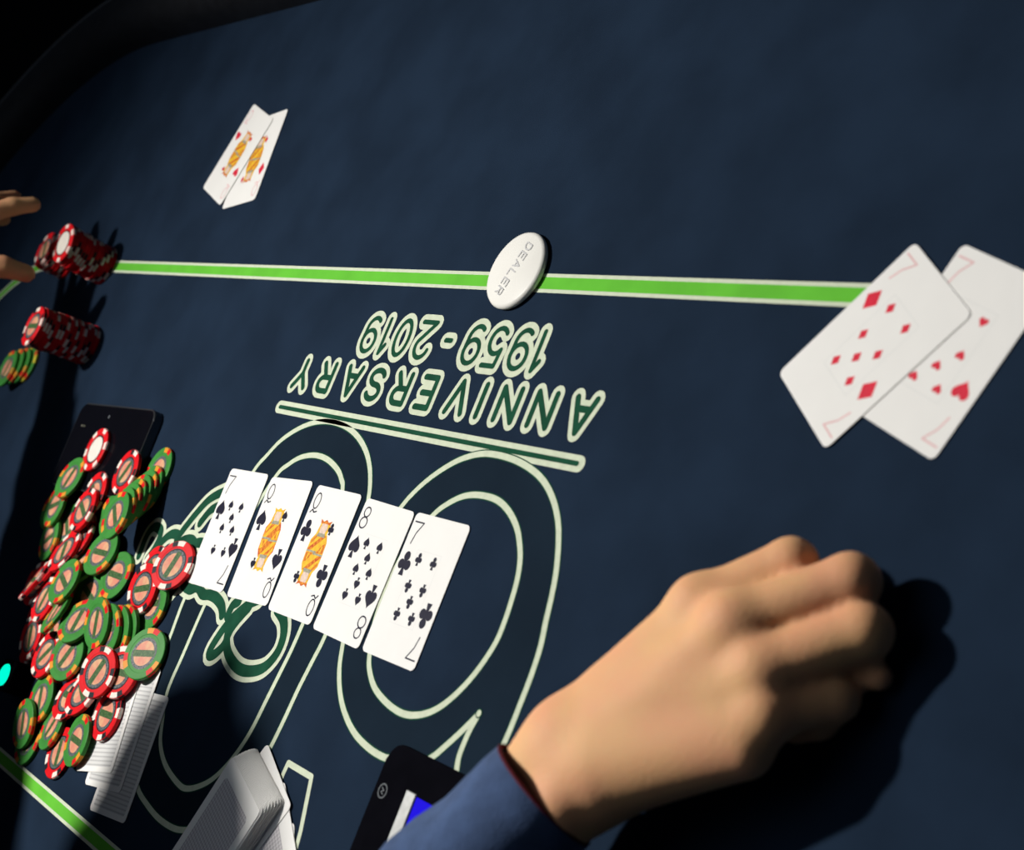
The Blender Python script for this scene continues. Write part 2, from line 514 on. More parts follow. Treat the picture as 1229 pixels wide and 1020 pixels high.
for nm, pts, cl in (('numeral_outline', six_out, False), ('numeral_outline', six_tail, False), ('numeral_outline', six_in, True),
                    ('numeral_outline', zero_out, True), ('numeral_outline', zero_in, True)):
    dz = 0.00003 if pts is six_tail else 0.0
    V, F = ribbon_geo(pts, 0.0054, Z1 + dz / 3, cl); fprint('numeral_outline_edge', V, F, M_DGREEN)
    V, F = ribbon_geo(pts, 0.0039, Z2 + dz, cl); fprint(nm, V, F, M_CREAM)
for k in ('extra1', 'extra2', 'extra3'):
    V = []; F = []
    stroke_geo(mmp(TR[k]), 0.0038, Z2, V, F)
    fprint('numeral_outline', V, F, M_CREAM)
for i, s in enumerate(TR['script']):
    c = catmull(mmp(s), n=5)
    V, F = ribbon_geo(c, 0.0150, Z2 + 0.00004 + i * 0.000008); fprint('script_outline', V, F, M_CREAM)
for i, s in enumerate(TR['script']):
    c = catmull(mmp(s), n=5)
    V, F = ribbon_geo(c, 0.0080, Z3 + i * 0.000008); fprint('script_stroke', V, F, M_DGREEN)
# underline bar
V = []; F = []
stroke_geo([(-0.0715, 0.0152), (0.2765, 0.0152)], 0.0098, Z2, V, F); fprint('underline_border', V, F, M_CREAM)
V = []; F = []
stroke_geo([(-0.0700, 0.0152), (0.2755, 0.0152)], 0.0030, Z3, V, F); fprint('underline', V, F, M_DGREEN)

# lettering: strokes in a unit box, x right, y up
def arc(cx, cy, rx, ry, a0, a1, n=14):
    return [(cx + rx * math.cos(math.radians(a0 + (a1 - a0) * k / n)), cy + ry * math.sin(math.radians(a0 + (a1 - a0) * k / n))) for k in range(n + 1)]
GL = {
 'A': [[(0, 0), (.5, 1), (1, 0)], [(.2, .32), (.8, .32)]],
 'N': [[(0, 0), (0, 1), (1, 0), (1, 1)]],
 'I': [[(.5, 0), (.5, 1)]],
 'V': [[(0, 1), (.5, 0), (1, 1)]],
 'E': [[(1, 1), (0, 1), (0, 0), (1, 0)], [(0, .52), (.85, .52)]],
 'R': [[(0, 0), (0, 1), (.6, 1)] + arc(.6, .75, .38, .25, 90, -90) + [(0, .5)], [(.5, .5), (1, 0)]],
 'S': [arc(.5, .75, .46, .25, 20, 270) + arc(.5, .25, .48, .25, 90, -160)],
 'Y': [[(0, 1), (.5, .48), (1, 1)], [(.5, .48), (.5, 0)]],
 'D': [[(0, 0), (0, 1), (.45, 1)] + arc(.45, .5, .5, .5, 90, -90) + [(0, 0)]],
 'L': [[(0, 1), (0, 0), (1, 0)]],
 '1': [[(.15, .75), (.6, 1), (.6, 0)]],
 '9': [arc(.5, .68, .46, .32, 0, 360, 20), [(.96, .68), (.92, .35)] + arc(.46, .33, .46, .33, -5, -130)],
 '5': [[(.95, 1), (.2, 1), (.12, .56)] + arc(.47, .34, .47, .34, 115, -140)],
 '2': [arc(.5, .70, .45, .30, 165, -30) + [(.05, 0), (1, 0)]],
 '0': [arc(.5, .5, .46, .5, 0, 360, 24)],
 '-': [[(.1, .45), (.9, .45)]],
}
def glyph(ch, x, y, w, h, slant, sw, ow, name):
    Vc = []; Fc = []; Vg = []; Fg = []
    for s in GL[ch]:
        pts = [(x - w / 2 + u * w + slant * (v - .5) * h, y + (v - .5) * h) for u, v in s]
        stroke_geo(pts, ow, Z2 - 0.00003, Vc, Fc)
        stroke_geo(pts, sw, Z3, Vg, Fg)
    fprint(name + '_border', Vc, Fc, M_CREAM)
    fprint(name, Vg, Fg, M_DGREEN)
for ch, x, w in (('A', -58, 17), ('N', -22.5, 17), ('N', 11, 17), ('I', 38, 5), ('V', 63, 17), ('E', 99, 14), ('R', 129.5, 15), ('S', 162, 16), ('A', 193.5, 17), ('R', 229, 15), ('Y', 263, 17)):
    glyph(ch, x * MM, -0.0118, w * MM, 0.0205, 0.0, 0.0042, 0.0112, 'printed_letter')
for ch, x, w in (('1', 1.5, 10), ('9', 20, 17), ('5', 45.5, 17), ('9', 69.5, 17), ('-', 98, 8), ('2', 125.5, 17), ('0', 152.5, 17), ('1', 174, 10), ('9', 193.5, 17)):
    glyph(ch, x * MM, -0.0465, w * MM, 0.0250, 0.0, 0.0034, 0.0112, 'printed_digit')

# ================================================================ PLAYING CARDS
CW, CH, CT = 0.057, 0.088, 0.0003
CARD_ME = poly_prism('card_body', round_rect(CW, CH, 0.0034), 0.0, CT, M_CARD)
def pip_shape(suit, s):
    V = []; F = []
    z = 0.0
    if suit == 'diamond':
        V += [(0, -.62 * s, z), (.46 * s, 0, z), (0, .62 * s, z), (-.46 * s, 0, z)]; F.append((0, 1, 2, 3))
    elif suit in ('heart', 'spade'):
        pts = []
        for k in range(24):
            t = 2 * math.pi * k / 24
            pts.append((16 * math.sin(t) ** 3 / 32, (13 * math.cos(t) - 5 * math.cos(2 * t) - 2 * math.cos(3 * t) - math.cos(4 * t)) / 32))
        if suit == 'heart':
            pts = [(a * s, b * s, z) for a, b in pts][::-1]
            V += pts; F.append(tuple(range(24)))
        else:
            pts = [(a * s, -b * s + .06 * s, z) for a, b in pts]
            V += pts; F.append(tuple(range(24)))
            k = len(V)
            V += [(-.2 * s, -.62 * s, z), (.2 * s, -.62 * s, z), (0, -.05 * s, z)]; F.append((k, k + 1, k + 2))
    else:
        for cx, cy in ((-.27, -.08), (.27, -.08), (0, .34)):
            disc_geo((cx * s, cy * s), .25 * s, z, V, F)
        disc_geo((0, .05 * s), .14 * s, z, V, F)
        k = len(V)
        V += [(-.2 * s, -.62 * s, z), (.2 * s, -.62 * s, z), (0, .1 * s, z)]; F.append((k, k + 1, k + 2))
    return V, F
PIPS = {}
def pip_mesh(suit, big):
    key = (suit, big)
    if key not in PIPS:
        V, F = pip_shape(suit, (0.0125 if big else 0.0066) * (0.8 if suit in ('heart', 'diamond') else 1.0))
        PIPS[key] = mesh(suit + '_pip', V, F, M_PIPR if suit in ('heart', 'diamond') else M_PIPK)
    return PIPS[key]
IDX = {
 '7': [[(-4.6, 6.6), (4.8, 6.6), (.5, 0), (-1.2, -6.8)]],
 '8': [arc(0, 3.6, 3.4, 3.2, 0, 360, 20), arc(0, -3.4, 4.0, 3.6, 0, 360, 20)],
 'Q': [arc(0, 1.6, 3.6, 5.4, 0, 360, 24), [(-3.6, -6.8), (-1.4, -4.6), (1.0, -6.4), (4.0, -5.4)]],
}
INDEX_ME = {}
def index_mesh(r, red):
    if (r, red) not in INDEX_ME:
        V = []; F = []
        for s in IDX[r]:
            stroke_geo([(a * MM, b * MM) for a, b in s], 0.00095, 0, V, F)
        INDEX_ME[(r, red)] = mesh('card_index', V, F, M_FAINT if red else M_PIPK)
    return INDEX_ME[(r, red)]
PZ = CT + 0.00004
def child(name, me, parent, x=0.0, y=0.0, z=0.0, rz=0.0):
    o = mesh_obj(name, me, parent, (x, y, z))
    o.rotation_euler = (0, 0, rz)
    return o
fV = []; fF = []
stroke_geo([(-.0125, -.0225), (.0125, -.0225), (.0125, .0225), (-.0125, .0225), (-.0125, -.0225)], 0.0004, 0, fV, fF)
FRAME_ME = mesh('pip_frame', fV, fF, M_GREYL)
def quadmesh(name, pts, material):
    return mesh(name, [(a * MM, b * MM, 0) for a, b in pts], [tuple(range(len(pts)))], material)
def court_half(style):
    # half of a mirrored court figure: hair, face, crown, robe with folds
    main, alt = (M_FACEO, M_FACEY) if style == 'red' else (M_FACEY, M_FACEO)
    L = []
    L.append(('robe', [(-10.5, 0), (10.5, 0), (10, 8), (7, 13), (-6.5, 13), (-10.5, 8)], main, 0))
    L.append(('sash', [(-10.5, 1.5), (-7.5, 0), (6.5, 12), (3, 13)], alt, 1))
    L.append(('fold', [(-9.8, 7), (-8.6, 5), (-2.5, 12.5), (-4.5, 13)], alt, 1))
    L.append(('sleeve', [(1.5, 0), (9.8, .8), (9.2, 7.5), (6.5, 6.5)], alt, 1))
    L.append(('cuff', [(5.0, 1.0), (7.5, 1.2), (7.2, 5.2), (6.0, 5.0)], main, 2))
    L.append(('belt', [(-10.5, 0), (1.5, 0), (1.5, 1.2), (-10.3, 1.2)], M_FACEG, 2))
    L.append(('collar', [(-5.5, 11), (5, 11), (3.5, 14), (-4, 14)], M_FACEG, 2))
    L.append(('hair', [(-7, 12.5), (6, 12.5), (7, 19.5), (3, 21.5), (-5.5, 21)], M_FACEY, 1))
    L.append(('face', [(-3.6, 13.4), (3.0, 13.4), (4.2, 17), (3.0, 20), (-3.6, 20), (-4.4, 17)], M_FACES, 3))
    L.append(('crown', [(-6, 19.8), (5.5, 19.8), (7, 22.6), (3, 21.2), (0, 22.8), (-3, 21.2), (-7, 22.6)], alt, 2))
    return [(n, quadmesh(n, p, mm_), lvl) for n, p, mm_, lvl in L]
COURT = {'red': court_half('red'), 'yellow': court_half('yellow')}

def pip_rows(rank, flip):
    if rank == '8':
        return [(-8.4, 17), (7.4, 17), (-.8, 8.4), (-8.4, 0), (7.4, 0), (-.8, -8.4), (-8.4, -17.2), (7.4, -17.2)]
    R = [(-8.2, 17.2), (7.6, 17.2), (-8.2, 0.2), (7.6, 0.2), (-.4, -8.4), (-8.2, -17.2), (7.6, -17.2)]
    return [(-a, -b) for a, b in R] if flip else R

def playing_card(rank, suit, x, y, deg, z, label, group, flip=False, style='red'):
    e = empty('playing_card', (x * MM, y * MM, z), math.radians(deg))
    tag(e, label, 'playing card', group)
    mesh_obj('card_body', CARD_ME, e)
    red = suit in ('heart', 'diamond')
    im = index_mesh(rank, red)
    child('card_index', im, e, -.0215, .0318, PZ)
    child('card_index', im, e, .0212, -.0318, PZ, math.pi)
    child('large_pip', pip_mesh(suit, True), e, -.0205, .0128, PZ)
    child('large_pip', pip_mesh(suit, True), e, .0195, -.0128, PZ, math.pi)
    child('pip_frame', FRAME_ME, e, 0, 0, PZ - 0.00002)
    if rank == 'Q':
        for up in (0, 1):
            for n, me, lvl in COURT[style]:
                child('court_' + n, me, e, 0, 0, PZ + 0.00003 * lvl, math.pi * up)
        child('small_pip', pip_mesh(suit, False), e, .0088, .0176, PZ + .0001)
        child('small_pip', pip_mesh(suit, False), e, -.0095, -.0182, PZ + .0001, math.pi)
    else:
        for a, b in pip_rows(rank, flip):
            up = b > 0.1 if rank == '8' else (b > -0.1)
            if rank == '7' and flip:
                up = b > -0.5
            if rank == '7' and not flip:
                up = b > 1
            if rank == '8':
                up = b > -0.5
            child('small_pip', pip_mesh(suit, False), e, a * MM, b * MM, PZ, 0 if up else math.pi)
    return e
CZ = 0.0005
row = 'five face-up cards in a row'
playing_card('7', 'club', 27.1, 107.0, -179.7, CZ, 'seven of clubs face up, nearest of the row of five to the dealer arm', row)
playing_card('8', 'spade', 87.2, 107.1, 179.0, CZ, 'eight of spades face up between queen of clubs and seven of clubs', row)
playing_card('Q', 'club', 149.7, 106.2, -179.1, CZ, 'queen of clubs face up in the middle of the five-card row', row, style='yellow')
playing_card('Q', 'spade', 211.8, 107.5, -175.6, CZ, 'queen of spades face up between seven of spades and queen of clubs', row, style='red')
playing_card('7', 'spade', 275.5, 110.1, -177.2, CZ + 0.0000, 'seven of spades face up, end of the row beside the chip pile', row, flip=True)
playing_card('7', 'heart', -283.4, -65.7, 160.6, CZ, 'seven of hearts face up, lower card of the pair of sevens', 'pair of red sevens')
playing_card('7', 'diamond', -240.4, -64.9, 142.6, CZ + 0.00055, 'seven of diamonds face up, lying over the seven of hearts', 'pair of red sevens')
playing_card('Q', 'diamond', 499.2, -195.1, -171.9, CZ, 'red court card partly covered, lower card of the far pair', 'far pair of court cards', style='yellow')
playing_card('Q', 'heart', 538.1, -201.8, 160.3, CZ + 0.00075, 'court card of hearts face up, upper card of the far pair', 'far pair of court cards', style='yellow')

# face-down cards
BACK_ME = mesh('card_back', [(a[0], a[1], 0) for a in round_rect(0.049, 0.080, 0.002)], [tuple(range(24))], M_BACKS)
BACKD_ME = mesh('card_back', [(a[0], a[1], 0) for a in round_rect(0.044, 0.066, 0.003)], [tuple(range(24))], M_BACKD)
def back_card(x, y, deg, z, label, group, back=BACK_ME):
    e = empty('playing_card', (x * MM, y * MM, z), math.radians(deg))
    tag(e, label, 'playing card', group)
    mesh_obj('card_body', CARD_ME, e)
    child('card_back', back, e, 0, 0, PZ)
    return e
back_card(278, 279, -172.2, CZ, 'face-down card with lined back, lowest of the discards beside the chip pile', 'discarded cards by the chips')
back_card(302, 266, -169.6, CZ + 0.0006, 'face-down card with lined back, middle of the discards beside the chip pile', 'discarded cards by the chips')
back_card(327, 261, -165.4, CZ + 0.0012, 'face-down card with lined back, topmost discard, red chip lying on it', 'discarded cards by the chips')

# dealer's deck and the loose cards under it
DK = math.radians(-19.0)
front = Vector((0.0955, 0.2415))
fd = Vector((-math.sin(-DK), -math.cos(-DK)))   # towards the front edge
fd = Vector((-0.33, -0.944))
dang = math.degrees(math.atan2(fd.y, fd.x)) - 90.0
def from_front(fx, fy, ang):
    d = Vector((math.cos(math.radians(ang + 90)), math.sin(math.radians(ang + 90))))
    c = Vector((fx, fy)) - d * CH / 2
    return c.x * 1000, c.y * 1000
cx_, cy_ = from_front(0.0350, 0.2780, dang - 32)
back_card(cx_, cy_, dang - 32, CZ, 'loose face-down card sticking out lowest under the dealer deck', 'loose cards under the deck', BACKD_ME)
cx_, cy_ = from_front(0.0560, 0.2560, dang - 18)
back_card(cx_, cy_, dang - 18, CZ + 0.0005, 'loose face-down card with grey back, middle one fanned under the deck', 'loose cards under the deck', BACKD_ME)
cx_, cy_ = from_front(0.0860, 0.2370, dang - 6)
back_card(cx_, cy_, dang - 6, CZ + 0.0010, 'loose face-down card, directly under the dealer deck', 'loose cards under the deck', BACKD_ME)
ND = 30
for k in range(ND):
    f = k / (ND - 1)
    sh = 0.0105 * f ** 1.6
    c = front - fd * (CH / 2 + sh - 0.002) + Vector((fd.y, -fd.x)) * (0.0005 * math.sin(k * 1.7))
    z = CZ + 0.0016 + k * 0.00036
    if k < ND - 1:
        e = mesh_obj('playing_card', CARD_ME, None, (c.x, c.y, z))
        e.rotation_euler = (0, 0, math.radians(dang))
        tag(e, 'face-down card within the thick deck at the picture edge', 'playing card', 'cards in the dealer deck')
    else:
        back_card(c.x * 1000, c.y * 1000, dang, z, 'top card of the thick deck, grey lattice back', 'cards in the dealer deck', BACKD_ME)

# ================================================================ POKER CHIPS
CR, CTH = 0.0195, 0.0033
def chip_body(material):
    prof = [(0.0, 0), (CR - .0006, 0), (CR - .00015, .00025), (CR, .0007), (CR, CTH - .0007), (CR - .00015, CTH - .00025), (CR - .0006, CTH), (0.0145, CTH), (0.0142, CTH - .0002), (0, CTH - .0002)]
    n = 40
    V = [(0, 0, prof[0][1])]
    F = []
    for r, z in prof[1:-1]:
        for i in range(n):
            a = 2 * math.pi * i / n
            V.append((r * math.cos(a), r * math.sin(a), z))
    V.append((0, 0, prof[-1][1]))
    k = len(prof) - 2
    for i in range(n):
        j = (i + 1) % n
        F.append((0, 1 + j, 1 + i))
        for q in range(k - 1):
            F.append((1 + q * n + i, 1 + q * n + j, 1 + (q + 1) * n + j, 1 + (q + 1) * n + i))
        F.append((1 + (k - 1) * n + i, 1 + (k - 1) * n + j, len(V) - 1))
    me = mesh('chip_body', V, F, material)
    me.transform(Matrix.Translation((0, 0, -CTH / 2)))
    return me
def spot_mesh(a0, a1, material):
    e = 0.00006
    prof = [(.0150, -e), (CR - .0006, -e), (CR + e, .0007), (CR + e, CTH - .0007), (CR - .0006, CTH + e), (.0150, CTH + e)]
    n = 5
    V = []; F = []
    for i in range(n + 1):
        a = math.radians(a0 + (a1 - a0) * i / n)
        for r, z in prof:
            V.append((r * math.cos(a), r * math.sin(a), z - CTH / 2))
    k = len(prof)
    for i in range(n):
        for q in range(k - 1):
            F.append((i * k + q, (i + 1) * k + q, (i + 1) * k + q + 1, i * k + q + 1))
    return mesh('edge_spot', V, F, material)
def disc_mesh(name, r, z, material, r0=0.0):
    V = []; F = []
    if r0 == 0:
        disc_geo((0, 0), r, z, V, F, 32)
    else:
        n = 32
        for i in range(n):
            a = 2 * math.pi * i / n
            V += [(r0 * math.cos(a), r0 * math.sin(a), z), (r * math.cos(a), r * math.sin(a), z)]
        for i in range(n):
            j = (i + 1) % n
            F.append((2 * i, 2 * i + 1, 2 * j + 1, 2 * j))
    return mesh(name, V, F, material)
hz = CTH / 2
INL_BLACK = disc_mesh('inlay_ring', .0130, hz - .00015, M_CBLK)
INL_GREY = disc_mesh('inlay_ring', .0120, hz - .00012, M_CGRY)
INL_SAL = disc_mesh('inlay', .0094, hz - .00008, M_CSAL)
INL_CREAM = disc_mesh('inlay', .0115, hz - .00008, M_CCRM)
def band_mesh(w, h):
    pts = [(-w, -h), (w, -h), (w, h), (-w, h)]
    return mesh('inlay_band', [(a, b, hz - .00004) for a, b in pts], [(0, 1, 2, 3)], M_CBND)
INL_BAND = band_mesh(.0106, .0025)
BODY = {'R': chip_body(M_CRED), 'G': chip_body(M_CGRN)}
def spots(seq, count, start=0):
    out = []
    for i in range(count):
        for a0, a1, mt in seq:
            base = start + 360.0 / count * i
            out.append(spot_mesh(base + a0, base + a1, mt))
    return out
KIND = {
 'R': (BODY['R'], spots([(0, 24, M_CWHT), (24, 42, M_CBLK)], 4), [('inlay_ring', INL_BLACK), ('inlay_ring', INL_GREY), ('inlay', INL_SAL), ('inlay_band', INL_BAND)]),
 'G': (BODY['G'], spots([(0, 20, M_CRED), (20, 40, M_CORG)], 3), [('inlay_ring', INL_GREY), ('inlay', INL_SAL), ('inlay_band', INL_BAND)]),
 'W': (BODY['R'], spots([(0, 22, M_CWHT)], 6), [('inlay_ring', INL_BLACK), ('inlay', INL_CREAM)]),
 'Y': (BODY['G'], spots([(0, 30, M_CYEL), (30, 48, M_CRED)], 4), [('inlay_ring', INL_GREY), ('inlay', INL_SAL), ('inlay_band', INL_BAND)]),
}
def chip(kind, x, y, z, b, c, spin, label, group):
    n = Vector((-b, -c, 1)).normalized()
    q = Vector((0, 0, 1)).rotation_difference(n)
    e = empty('poker_chip', (x, y, z))
    e.rotation_mode = 'QUATERNION'
    e.rotation_quaternion = q @ Matrix.Rotation(spin, 3, 'Z').to_quaternion()
    tag(e, label, 'poker chip', group)
    body, sp, inl = KIND[kind]
    mesh_obj('chip_body', body, e)
    for s in sp:
        mesh_obj('edge_spot', s, e)
    for nme, me in inl:
        mesh_obj(nme, me, e)
    return e
PILE = [
 ('G', 0.4394, 0.3146, 0.0018, 0.0, 0.0, 5.06, 'end'),
 ('R', 0.3787, 0.3075, 0.0018, 0.0, 0.0, 5.07, 'end'),
 ('R', 0.3257, 0.264, 0.0042, 0.0, 0.0, 3.24, 'side'),
 ('R', 0.5112, 0.2497, 0.0018, 0.0, 0.0, 1.79, ''),
 ('R', 0.556, 0.2072, 0.0018, 0.0, 0.0, 0.34, ''),
 ('R', 0.5195, 0.2216, 0.00411, -0.05, 0.1, 2.41, ''),
 ('R', 0.3564, 0.1577, 0.0018, 0.0, 0.0, 2.57, 'side'),
 ('G', 0.3309, 0.1798, 0.00385, 0.075, -0.075, 0.28, 'side'),
 ('R', 0.3447, 0.1725, 0.00882, 0.075, -0.075, 0.31, 'side'),
 ('G', 0.4193, 0.085, 0.0018, 0.0, 0.0, 6.27, 'fan'),
 ('G', 0.4151, 0.1013, 0.00517, 0.0, 0.0, 4.1, 'fan'),
 ('G', 0.4136, 0.1062, 0.00853, 0.0, 0.0, 1.47, 'fan'),
 ('G', 0.4121, 0.111, 0.0119, 0.0, 0.0, 2.73, 'fan'),
 ('G', 0.4106, 0.1157, 0.01526, 0.0, 0.0, 6.12, 'fan'),
 ('G', 0.409, 0.1205, 0.01863, 0.0, 0.0, 5.64, 'fan'),
 ('G', 0.4073, 0.1252, 0.022, 0.0, 0.0, 5.3, 'fan'),
 ('G', 0.4056, 0.1299, 0.02536, 0.0, 0.0, 2.46, 'fan'),
 ('G', 0.4564, 0.1344, 0.0064, 0.0, -0.225, 3.1, 'fan'),
 ('G', 0.3463, 0.2054, 0.00821, 0.05, -0.2, 4.25, 'slump'),
 ('G', 0.3508, 0.208, 0.01136, 0.05, -0.2, 0.38, 'slump'),
 ('G', 0.3588, 0.2097, 0.01489, 0.05, -0.2, 3.49, 'slump'),
 ('G', 0.3715, 0.2086, 0.0192, 0.05, -0.2, 1.7, 'slump'),
 ('R', 0.4761, 0.2352, 0.00358, 0.075, 0.05, 5.52, ''),
 ('R', 0.45, 0.2577, 0.00462, 0.125, -0.075, 0.4, ''),
 ('G', 0.4175, 0.2295, 0.00496, 0.15, 0.075, 4.27, ''),
 ('R', 0.5097, 0.1919, 0.0047, -0.025, 0.15, 5.46, ''),
 ('G', 0.467, 0.195, 0.00631, 0.225, 0.05, 1.43, ''),
 ('G', 0.5445, 0.1521, 0.0018, 0.0, 0.0, 5.62, ''),
 ('R', 0.5059, 0.1539, 0.00375, 0.0, 0.1, 5.48, ''),
 ('R', 0.3229, 0.2327, 0.00979, 0.225, 0.0, 0.12, 'side'),
 ('G', 0.3018, 0.2131, 0.00772, 0.275, 0.125, 0.3, ''),
 ('G', 0.4043, 0.2935, 0.00404, -0.1, 0.05, 4.44, 'end'),
 ('G', 0.3495, 0.2909, 0.00653, -0.05, -0.05, 0.01, 'end'),
 ('R', 0.3922, 0.2681, 0.00569, 0.025, 0.2, 3.16, 'end'),
 ('R', 0.3716, 0.2595, 0.00738, 0.0, 0.2, 2.74, 'end'),
 ('R', 0.3404, 0.2392, 0.01718, 0.225, 0.0, 1.28, ''),
 ('G', 0.4383, 0.2816, 0.00669, 0.025, -0.05, 2.04, 'end'),
 ('G', 0.4456, 0.3045, 0.00842, 0.0, -0.175, 5.06, 'end'),
 ('R', 0.5007, 0.2454, 0.0091, 0.0, -0.1, 1.99, ''),
 ('R', 0.4543, 0.2502, 0.01084, 0.025, 0.05, 0.94, ''),
 ('G', 0.4178, 0.2429, 0.01019, 0.2, 0.025, 4.39, ''),
 ('G', 0.4387, 0.1939, 0.00486, 0.15, 0.025, 2.82, ''),
 ('G', 0.4223, 0.2157, 0.01164, 0.15, 0.3, 5.02, ''),
 ('R', 0.4942, 0.2133, 0.01437, -0.025, 0.025, 1.48, ''),
 ('G', 0.4566, 0.217, 0.01656, -0.225, 0.225, 2.01, ''),
 ('R', 0.5194, 0.1916, 0.01111, -0.3, 0.3, 5.02, ''),
 ('R', 0.5261, 0.2035, 0.01612, -0.3, 0.3, 3.18, ''),
 ('G', 0.4084, 0.1723, 0.00397, 0.1, 0.05, 3.18, ''),
 ('G', 0.462, 0.1752, 0.00932, 0.025, 0.375, 1.48, ''),
 ('G', 0.437, 0.1611, 0.01043, 0.1, 0.15, 0.09, ''),
 ('G', 0.5914, 0.144, 0.0018, 0.0, 0.0, 5.86, ''),
 ('G', 0.5623, 0.1684, 0.00483, -0.05, -0.1, 0.54, ''),
 ('R', 0.4904, 0.1603, 0.01012, -0.05, 0.2, 5.31, ''),
 ('R', 0.4924, 0.1716, 0.01622, -0.05, 0.225, 2.31, ''),
 ('G', 0.4588, 0.1925, 0.01972, 0.025, 0.125, 5.97, ''),
 ('R', 0.4984, 0.1197, 0.0103, 0.0, 0.0, 2.51, 'phone'),
 ('R', 0.4948, 0.1349, 0.01475, -0.025, 0.05, 5.88, 'phone'),
 ('G', 0.5676, 0.1405, 0.01013, -0.05, -0.025, 3.49, ''),
 ('G', 0.5544, 0.1143, 0.01306, 0.05, 0.125, 1.51, 'phone'),
 ('R', 0.3172, 0.1484, 0.00732, 0.25, 0.15, 4.66, ''),
 ('R', 0.4567, 0.0948, 0.0103, 0.0, 0.0, 4.24, ''),
 ('W', 0.5342, 0.0845, 0.0103, 0.0, 0.0, 4.3, ''),
]
PILE_CARD = (0.3018, 0.2131)
PILE_SIDE = (0.3172, 0.1484)
PILE_PHONE = (0.4567, 0.0948)
gname = 'loose pile of chips over the phone'
AREA = {'': ('', 'loose pile of chips over the phone'), 'fan': (' of the leaning stack on the phone edge', 'leaning green stack at the phone'),
        'slump': (' of the slumped stack in mid pile', 'slumped green stack'), 'end': (' at the pile end nearest the green line', 'chips at the end of the pile'),
        'phone': (' lying over the black phone', 'chips over the phone'), 'side': (' beside the row of cards', 'chips on the card side of the pile')}
for kind, x, y, z, b, c, spin, area in PILE:
    at, g = AREA[area]
    if not at: at = ' in the middle of the loose pile'
    lab = {'R': 'red poker chip with white spots' + at, 'G': 'green poker chip with orange spots' + at,
           'W': 'red poker chip with cream centre lying alone on the black phone'}[kind]
    if kind == 'W': g = None
    if (x, y) == PILE_CARD: lab, g = 'green chip tilted against the discarded white cards, its whole face showing', None
    if (x, y) == PILE_SIDE: lab, g = 'red chip with green-banded centre lying beside the seven of spades', None
    if (x, y) == PILE_PHONE: lab, g = 'red chip with banded centre on the phone, nearest its bright edge', None
    chip(kind, x, y, z, b, c, spin, lab, g)
def stack(x, y, n, kinds, lean, label, group, top=None):
    for k in range(n):
        kd = kinds[k % len(kinds)]
        jx = lean[0] * k + random.uniform(-.0007, .0007); jy = lean[1] * k + random.uniform(-.0007, .0007)
        lb, gp = label, group
        if kd == 'Y': lb, gp = 'green chip with yellow edge spots, lowest of the small spread stack', None
        chip(kd, x + jx, y + jy, CTH / 2 + .0002 + k * (CTH + .00014), 0, 0, random.uniform(0, 6.28), lb, gp)
stack(.7275, -.0894, 13, 'R', (-.0003, 0), 'red chip with white edge spots in the stack on the betting line', 'red stack on the betting line')
chip('W', .7225, -.0900, .0482, .06, -.10, 0.5, 'red chip with cream centre on top of the stack on the betting line', None)
stack(.8360, -.0930, 8, 'R', (.0002, 0), 'red chip in the short dark stack at the fingertips', 'short dark stack of chips')
stack(.6790, -.0080, 17, 'R', (-.0003, .0004), 'red chip in the tall stack leaning beside the green chips', 'tall red stack')
stack(.8130, .0215, 4, 'YGGG', (.0065, .0035), 'green chip with orange spots in the small spread stack by the tall red stack', 'small green stack')

# ================================================================ DEALER BUTTON
db = empty('dealer_button', (0.0512, -0.0962, 0.0003), 0)
tag(db, 'round white dealer button lying on the green betting line', 'dealer button')
prof = [(0.0, 0), (.0240, 0), (.0256, .0012), (.0260, .0028), (.0252, .0045), (.0236, .0052), (.0, .0054)]
V = [(0, 0, 0)]; F = []
n = 56
for r, z in prof[1:-1]:
    for i in range(n):
        a = 2 * math.pi * i / n
        V.append((r * math.cos(a), r * math.sin(a), z))
V.append((0, 0, prof[-1][1]))
k = len(prof) - 2
for i in range(n):
    j = (i + 1) % n
    F.append((0, 1 + j, 1 + i))
    for q in range(k - 1):
        F.append((1 + q * n + i, 1 + q * n + j, 1 + (q + 1) * n + j, 1 + (q + 1) * n + i))
    F.append((1 + (k - 1) * n + i, 1 + (k - 1) * n + j, len(V) - 1))
mesh_obj('button_body', mesh('button_body', V, F, M_BTN, True), db)
# word across the face, read from the far side
BT_DIR = math.radians(68.7)
for i, ch in enumerate('DEALER'):
    V = []; F = []
    for s in GL[ch]:
        stroke_geo([((u - .5) * .0042, (v - .5) * .0066) for u, v in s], 0.0010, 0, V, F)
    off = (i - 2.5) * 0.0064
    child('printed_letter', mesh('printed_letter', V, F, M_BTNT), db, off * math.cos(BT_DIR), off * math.sin(BT_DIR), .00562, BT_DIR)

# ================================================================ SMARTPHONE under the chips
ph = empty('smartphone', (0.532, 0.082, 0.0003), math.radians(3.0))
tag(ph, 'black smartphone lying flat under the pile of chips', 'smartphone')
mesh_obj('phone_case', poly_prism('phone_case', round_rect(0.158, 0.078, 0.011, 6), 0, 0.0078, M_PHEDGE, 0.0012, 3), ph)
mesh_obj('phone_screen', poly_prism('phone_screen', round_rect(0.1555, 0.0755, 0.010, 6), 0.0070, 0.0081, M_PHONE), ph)
V = []; F = []; disc_geo((0, 0), .0016, 0, V, F)
child('camera_lens', mesh('camera_lens', V, F, M_LOGO), ph, 0.0105, -0.0285, 0.00815)
V = []; F = []; disc_geo((0, 0), .0008, 0, V, F)
SENS = mesh('sensor_dot', V, F, M_FACEG)
child('sensor_dot', SENS, ph, 0.060, -0.0175, 0.00815)
child('sensor_dot', SENS, ph, 0.0545, -0.0175, 0.00815)

